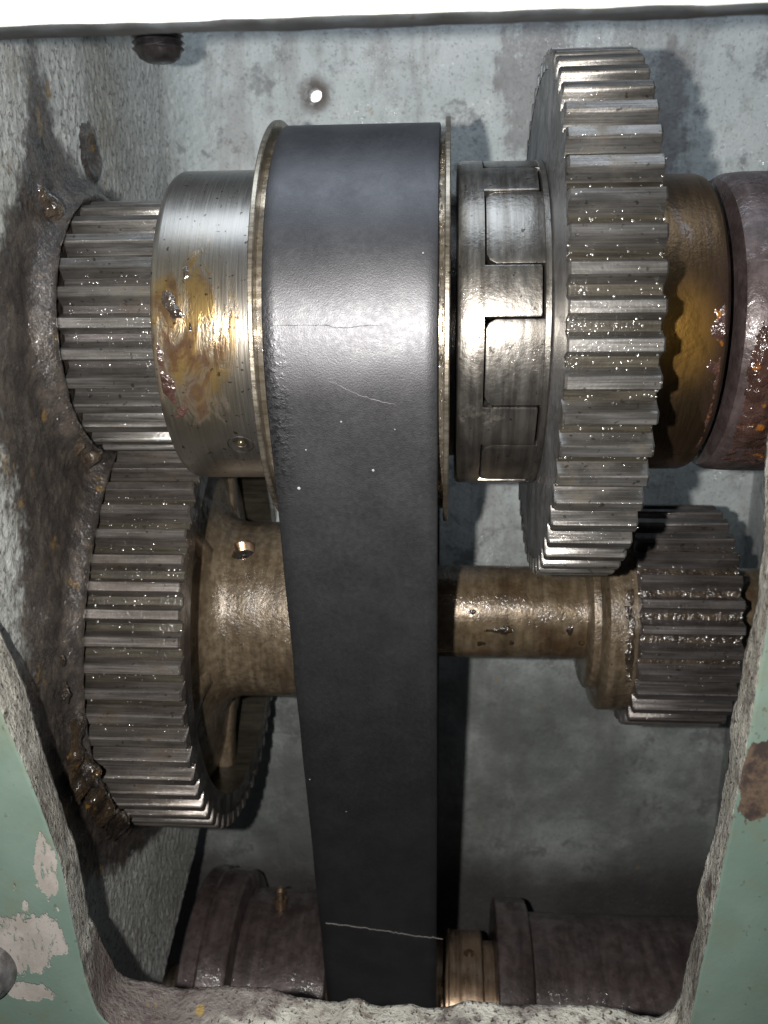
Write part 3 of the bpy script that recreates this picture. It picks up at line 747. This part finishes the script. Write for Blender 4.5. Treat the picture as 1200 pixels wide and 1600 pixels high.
# jaw clutch ------------------------------------------------------
RC = 80.0; j0, j1 = 16.5, 41.0; nj = 8
jc = RAD(15.9); jh = RAD(8.0)
def jaw(x0, x1, r, c, hw, cc, inner, seg=14):
    """curved jaw block from x0 (root) to x1 (tip) with cut corners cc at the tip"""
    vs = []; fs = []; xs = [x0, x0+(x1-x0)*.5, x1-cc, x1-cc*.35, x1] if x1 > x0 else [x0, x0+(x1-x0)*.5, x1+cc, x1+cc*.35, x1]
    sh = [0, 0, 0, cc*.35, cc]
    for k, x in enumerate(xs):
        for i in range(seg+1):
            hh = hw-sh[k]/r; th = c-hh+2*hh*i/seg
            for rad_ in (r, inner): vs.append((x, -rad_*cos(th), rad_*sin(th)))
    w_ = 2*(seg+1)
    for k in range(len(xs)-1):
        for i in range(seg):
            a = k*w_+2*i; fs.append((a, a+2, a+2+w_, a+w_)); fs.append((a+1, a+1+w_, a+3+w_, a+3))
        a = k*w_; fs.append((a, a+w_, a+w_+1, a+1)); a = k*w_+2*seg; fs.append((a, a+1, a+w_+1, a+w_))
    for k in (0, len(xs)-1):
        for i in range(seg): a = k*w_+2*i; fs.append((a, a+1, a+3, a+2))
    me = mesh('jaw', vs, fs, 0, True)
    bm = bmesh.new(); bm.from_mesh(me)
    ed = [e for e in bm.edges if len(e.link_faces) == 2 and e.calc_face_angle(0) > RAD(40)]
    bmesh.ops.bevel(bm, geom=ed, offset=.6*MM, segments=2, affect='EDGES', profile=.6); bm.to_mesh(me); bm.free()
    me.polygons.foreach_set('use_smooth', [True]*len(me.polygons)); me.set_sharp_from_angle(angle=RAD(35)); return me
t = empty('clutch_half', (4.8, A1[0], A1[1]), 'steel clutch half with narrow jaws against the belt pulley flange', 'clutch')
link('clutch_ring', lathe([(0, 29), (0, 77.6), (.5, 79.2), (2, 80), (j0-4.8, 80), (j0-4.8, 29), (0, 29)], 256), M['clutch_steel'], t)
jm = jaw(j0-4.8-.6, j1-4.8, RC, 0, jh, .8, 55)
for i in range(nj): o = link('jaw', jm, M['clutch_steel'], t); o.rotation_euler = (-(jc+2*pi*i/nj), 0, 0)
t = empty('clutch_half', (44.2, A1[0], A1[1]), 'mating clutch half with broad jaws against the largest gear', 'clutch')
link('clutch_ring', lathe([(j1+1.0-44.2, 29), (j1+1.0-44.2, 79.2), (j1+1.5-44.2, 79.8), (.6, 79.8), (1.6, 78.6), (1.6, 29), (j1+1.0-44.2, 29)], 256), M['clutch_steel'], t)
jm = jaw(j1+1.6-44.2, j0+.7-44.2, RC-.35, 0, pi/nj-jh-RAD(.55), 4.2, 55)
for i in range(nj): o = link('jaw', jm, M['clutch_steel'], t); o.rotation_euler = (-(jc+pi/nj+2*pi*i/nj), 0, 0)

# right hand collar and bearing boss -------------------------------
t = empty('shaft_collar', (100, A1[0], A1[1]), 'amber oiled collar in the gear shadow right of the largest gear', 'collar')
link('collar_body', lathe([(-19.5, 28), (-19.5, 71), (-18, 72.5), (17.5, 72.5), (20.5, 71.5), (22.6, 68.5), (23, 64), (23, 28), (-19.5, 28)], 200), M['amber_collar'], t)
t = empty('bearing_boss', (130, A1[0], A1[1]), 'greasy red brown bearing boss at the end of the upper shaft', 'bearing')
link('boss_body', lathe([(-2.5, 28), (-2.5, 64), (-1, 70), (3, 72.3), (10, 73), (102, 74), (102, 28), (-2.5, 28)], 160), M['dark_iron'], t)

# ------------------------------------------------------------------ bottom shaft
t = empty('bearing_housing', (-135, A3[0], A3[1]), 'dark flanged bearing housing left of the belt bottom', 'bearing')
link('housing_flange', lathe([(-53, 26), (-53, 99), (-51.5, 101), (-40, 101), (-39, 100), (-39, 99.3), (-38.2, 99), (-22, 98.5), (-19, 97), (-17, 92), (-16, 84), (-16, 26), (-53, 26)], 128), M['dark_iron'], t)
link('housing_body', lathe([(-16.5, 26), (-16.5, 84.5), (46, 84.5), (50.5, 83.5), (52.4, 80.5), (52.4, 26), (-16.5, 26)], 128), M['dark_iron'], t)
sp = on_cyl(432, 1392, A3, 84.5); sth = RAD(97); sn = Vector((0, -cos(sth), sin(sth)))
sx = on_plane(432, 1370, 1, 560).x+135
sc = link('grease_nipple', turned([(4.6, 80), (4.6, 88), (5.4, 88), (5.4, 91), (3, 92), (2.4, 95), (4.0, 96.5), (4.0, 99), (2, 101), (0, 101)], (sx, 0, 0), sn, 20), M['bronze'], t)
t = empty('belt_pulley', (-40, A3[0], A3[1]), 'small bronze lower pulley inside the bottom loop of the belt', 'pulley')
link('pulley_drum', ring(-42.5, 41.4, 25, RO3-TH-.05, .4, seg=96), M['bronze'], t)
link('shaft_sleeve', ring(-43.4, -42, 25, 50, .5, seg=64), M['bronze'], t)
t = empty('lock_collar', (19, A3[0], A3[1]), 'bronze lock collar with set screw right of the belt bottom', 'collar')
cx_, cth = on_cyl(733, 1489, A3, 58.4); cn = Vector((0, -cos(cth), sin(cth)))
cme = lathe([(-16.4, 25), (-16.4, 58.6), (-15.4, 59.6), (-13.6, 59.6), (-13, 58.8), (-12.6, 58.4), (11.6, 58.4), (12.8, 57.2), (12.8, 25), (-16.4, 25)], 160)
cme = cut(cme, rod(Vector((cx_-19, 0, 0))+cn*46, cn, 4.2, 24), 'collar_body')
link('collar_body', cme, M['bronze'], t)
link('set_screw', turned([(1.6, 50), (1.6, 52), (2, 52.3), (3.9, 52.3), (3.9, 46)], (cx_-19, 0, 0), cn, 18), M['black_screw'], t)
t = empty('bearing_housing', (54, A3[0], A3[1]), 'dark stepped bearing housing right of the bronze lock collar', 'bearing')
link('housing_flange', lathe([(-13, 26), (-13, 82), (-12, 83.5), (9, 83.5), (12, 82.5), (13.4, 79), (13.6, 70), (13.6, 26), (-13, 26)], 128), M['dark_iron'], t)
link('spacer_ring', ring(-22.2, -12.8, 25, 51, .6, seg=80), M['bronze'], t)
link('housing_body', lathe([(13, 26), (13, 73.5), (176, 74.5), (176, 26), (13, 26)], 128), M['dark_iron'], t)

# ------------------------------------------------------------------ grease lumps
def patch(name, fn, u0, u1, v0, v1, nu, nv, blobs, thr, amp, mat, label, seed=0, ns=.12, loc=None):
    """lump of grease lying on a surface; fn(u,v,h)->point; blobs (u,v,su,sv,height)"""
    vs = []; hs = []
    for i in range(nu+1):
        for j in range(nv+1):
            u = u0+(u1-u0)*i/nu; v = v0+(v1-v0)*j/nv
            h = sum(a*math.exp(-((u-bu)/su)**2-((v-bv)/sv)**2) for bu, bv, su, sv, a in blobs)
            ed = min(i, nu-i)/nu, min(j, nv-j)/nv
            h -= 2.5*(1-sstep(0, .14, ed[0]))+2.5*(1-sstep(0, .14, ed[1]))
            h += amp*fbm((u+seed*37, v, seed), ns, 4)-thr
            h = min(h, 0)*.6+max(0, h)
            hs.append(h); vs.append(fn(u, v, max(h, -.8)))
    fs = []
    for i in range(nu):
        for j in range(nv):
            a = i*(nv+1)+j; q = (a, a+1, a+nv+2, a+nv+1)
            if max(hs[k] for k in q) > -.15: fs.append(q)
    used = sorted({k for f in fs for k in f}); mp = {k: i for i, k in enumerate(used)}
    vs2 = [vs[k] for k in used]; c = Vector((sum(v[0] for v in vs2), sum(v[1] for v in vs2), sum(v[2] for v in vs2)))/len(vs2)
    me = mesh(name, [tuple(Vector(v)-c) for v in vs2], [tuple(mp[k] for k in f) for f in fs], 180, False)
    bm = bmesh.new(); bm.from_mesh(me); bmesh.ops.recalc_face_normals(bm, faces=bm.faces); bm.to_mesh(me); bm.free()
    o = link(name, me, mat, loc=c); tag(o, label, 'grease'); return o
def cylfn(A, R): return lambda u, v, h: (u, A[0]-(R+h)*cos(v/R), A[1]+(R+h)*sin(v/R))      # v = arc length mm
def cblob(px_, py_, A, R, su, sv, a): X, th = on_cyl(px_, py_, A, R); return (X, th*R, su, sv, a)
def span(bl, pad): return min(b[0]-pad*b[2] for b in bl), max(b[0]+pad*b[2] for b in bl), min(b[1]-pad*b[3] for b in bl), max(b[1]+pad*b[3] for b in bl)
bl = [cblob(266, 470, A1, 77.8, 3.5, 4, 1.5), cblob(274, 488, A1, 77.8, 3, 3, 1.3), cblob(290, 430, A1, 77.8, 2, 5, 1.0), cblob(297, 510, A1, 77.8, 1.2, 4, .8)]
u0, u1, v0, v1 = span(bl, 2.2); patch('grease_clump', cylfn(A1, 77.8), u0, u1, v0, v1, 50, 70, bl, .55, .6, M['grease'], 'small dark grease clump stuck to the amber stained steel collar', 1, .2)
bl = [cblob(236+i*9, 545+i*20, A1, 77.8, 3.2, 4, 1.2) for i in range(6)]
u0, u1, v0, v1 = span(bl, 2.2); patch('grease_smear', cylfn(A1, 77.8), max(u0, -129.5), u1, v0, v1, 70, 80, bl, .75, .9, M['grease_red'], 'red brown grease smear running down the amber stained steel collar', 2, .18)
bl = [cblob(1140, 510, A1, 72.5, 5, 8, 1.9), cblob(1150, 560, A1, 72.5, 4, 10, 2.0), cblob(1125, 520, A1, 72.5, 4, 4, 1.3), cblob(1118, 580, A1, 72.5, 6, 6, 1.0), cblob(1155, 470, A1, 72.5, 2, 10, 1.4), cblob(1125, 430, A1, 72.5, 2.5, 4, 1.0), cblob(1105, 405, A1, 72.5, 2, 3, 1.0), cblob(1120, 640, A1, 72.5, 7, 12, .9), cblob(1140, 690, A1, 72.5, 7, 12, .9)]
u0, u1, v0, v1 = span(bl, 2); patch('grease_clump', cylfn(A1, 72.4), u0, min(u1, 121), v0, v1, 70, 130, bl, .75, 1.0, M['grease_red'], 'glossy orange brown grease lumps on the amber oiled collar', 3, .16)
bl = [cblob(1190, 590, A1, 73, 6, 10, 3), cblob(1185, 660, A1, 73, 8, 16, 3.4), cblob(1195, 710, A1, 73, 10, 12, 3.2), cblob(1195, 545, A1, 73, 6, 9, 2.4)]
u0, u1, v0, v1 = span(bl, 2); patch('grease_clump', cylfn(A1, 72.6), max(u0, 128), u1+12, v0-6, v1+6, 60, 120, bl, .8, 1.4, M['grease_red'], 'thick red brown grease on the bearing boss', 4, .13)
bl = [cblob(735, 955, A2, 29.3, 5, 2, .9), cblob(750, 1005, A2, 29.3, 3, 3, .8), cblob(840, 950, A2, 29.3, 3, 2, .8), cblob(890, 985, A2, 29.3, 2, 3, 1.0), cblob(790, 985, A2, 29.3, 4, 2.5, 1.3), cblob(800, 1005, A2, 29.3, 1.5, 2, 1.0), cblob(770, 985, A2, 29.3, 6, 1.2, .8), cblob(912, 1006, A2, 30.2, 3, 4, 2.2), cblob(870, 1028, A2, 29.3, 1.6, 2, 1.2)]
u0, u1, v0, v1 = span(bl, 2); patch('grease_clump', cylfn(A2, 29.2), u0, u1, v0, v1, 110, 50, bl, .45, .45, M['grease_lump'], 'small glossy grease drips on the amber lower shaft', 5, .25)
bl = [cblob(930, 930+i*28, A2, 60.3, 2.6, 6, 1.6) for i in range(6)]+[cblob(985, 930+i*32, A2, 60.3, 3.4, 6, 1.9) for i in range(5)]
u0, u1, v0, v1 = span(bl, 2); patch('grease_clump', cylfn(A2, 60.0), max(u0, 95), min(u1, 110), v0, v1, 60, 120, bl, .8, 1.2, M['grease'], 'dark grease ridges caked on the hub of small dark gear', 6, .2)
# lumps on the side wall lip below the large left gear
def lipfn(u, v, h): return (-181+1.15*h+3*noise.noise(Vector((u, v, 0))*.06), u, v)
lb = []
for x, y, s, a in ((125, 1130, 6, 4), (120, 1180, 7, 5), (130, 1220, 8, 6.5), (150, 1240, 8, 7), (165, 1262, 8, 7), (185, 1290, 8, 7), (205, 1293, 5, 5), (112, 1080, 5, 3.5), (105, 1030, 4, 3), (138, 1200, 5, 5)):
    p = on_plane(x, y, 0, -180); lb.append((p.y, p.z, s, s*1.1, a))
u0, u1, v0, v1 = span(lb, 1.8)
patch('grease_clump', lipfn, u0, u1, v0, v1, 90, 170, lb, 2.2, 2.6, M['grease_lump'], 'thick dark amber grease piled under the large left gear', 7, .11)
lb = []
for x, y, s, a in ((92, 322, 5, 5), (80, 305, 4, 4), (100, 335, 4, 3.5), (150, 712, 5, 6), (135, 690, 5, 4), (158, 708, 3.5, 5)):
    p = on_plane(x, y, 0, -178); lb.append((p.y, p.z, s, s*1.2, a))
for grp, lab in ((lb[:3], 'torn grease flap above the small left gear'), (lb[3:], 'grease nub in the notch between the two left gears')):
    u0, u1, v0, v1 = span(grp, 2.0)
    patch('grease_clump', lambda u, v, h: (-182+1.3*h, u, v), u0, u1, v0, v1, 40, 50, grp, 1.8, 1.5, M['grease'], lab, 8, .2)

# look-alike kinds share a group name
GROUPS = {'spur_gear': 'spur gears on the two shafts', 'drive_shaft': 'parallel drive shafts', 'shaft_collar': 'collars on the upper shaft', 'belt_pulley': 'pulleys of the flat belt',
          'clutch_half': 'two halves of the jaw clutch', 'bearing_housing': 'bearing housings on the bottom shaft', 'grease_clump': 'grease lumps on the moving parts'}
for o in list(COL.objects):
    k = o.name.split('.')[0]
    if o.parent is None and k in GROUPS: o['group'] = GROUPS[k]
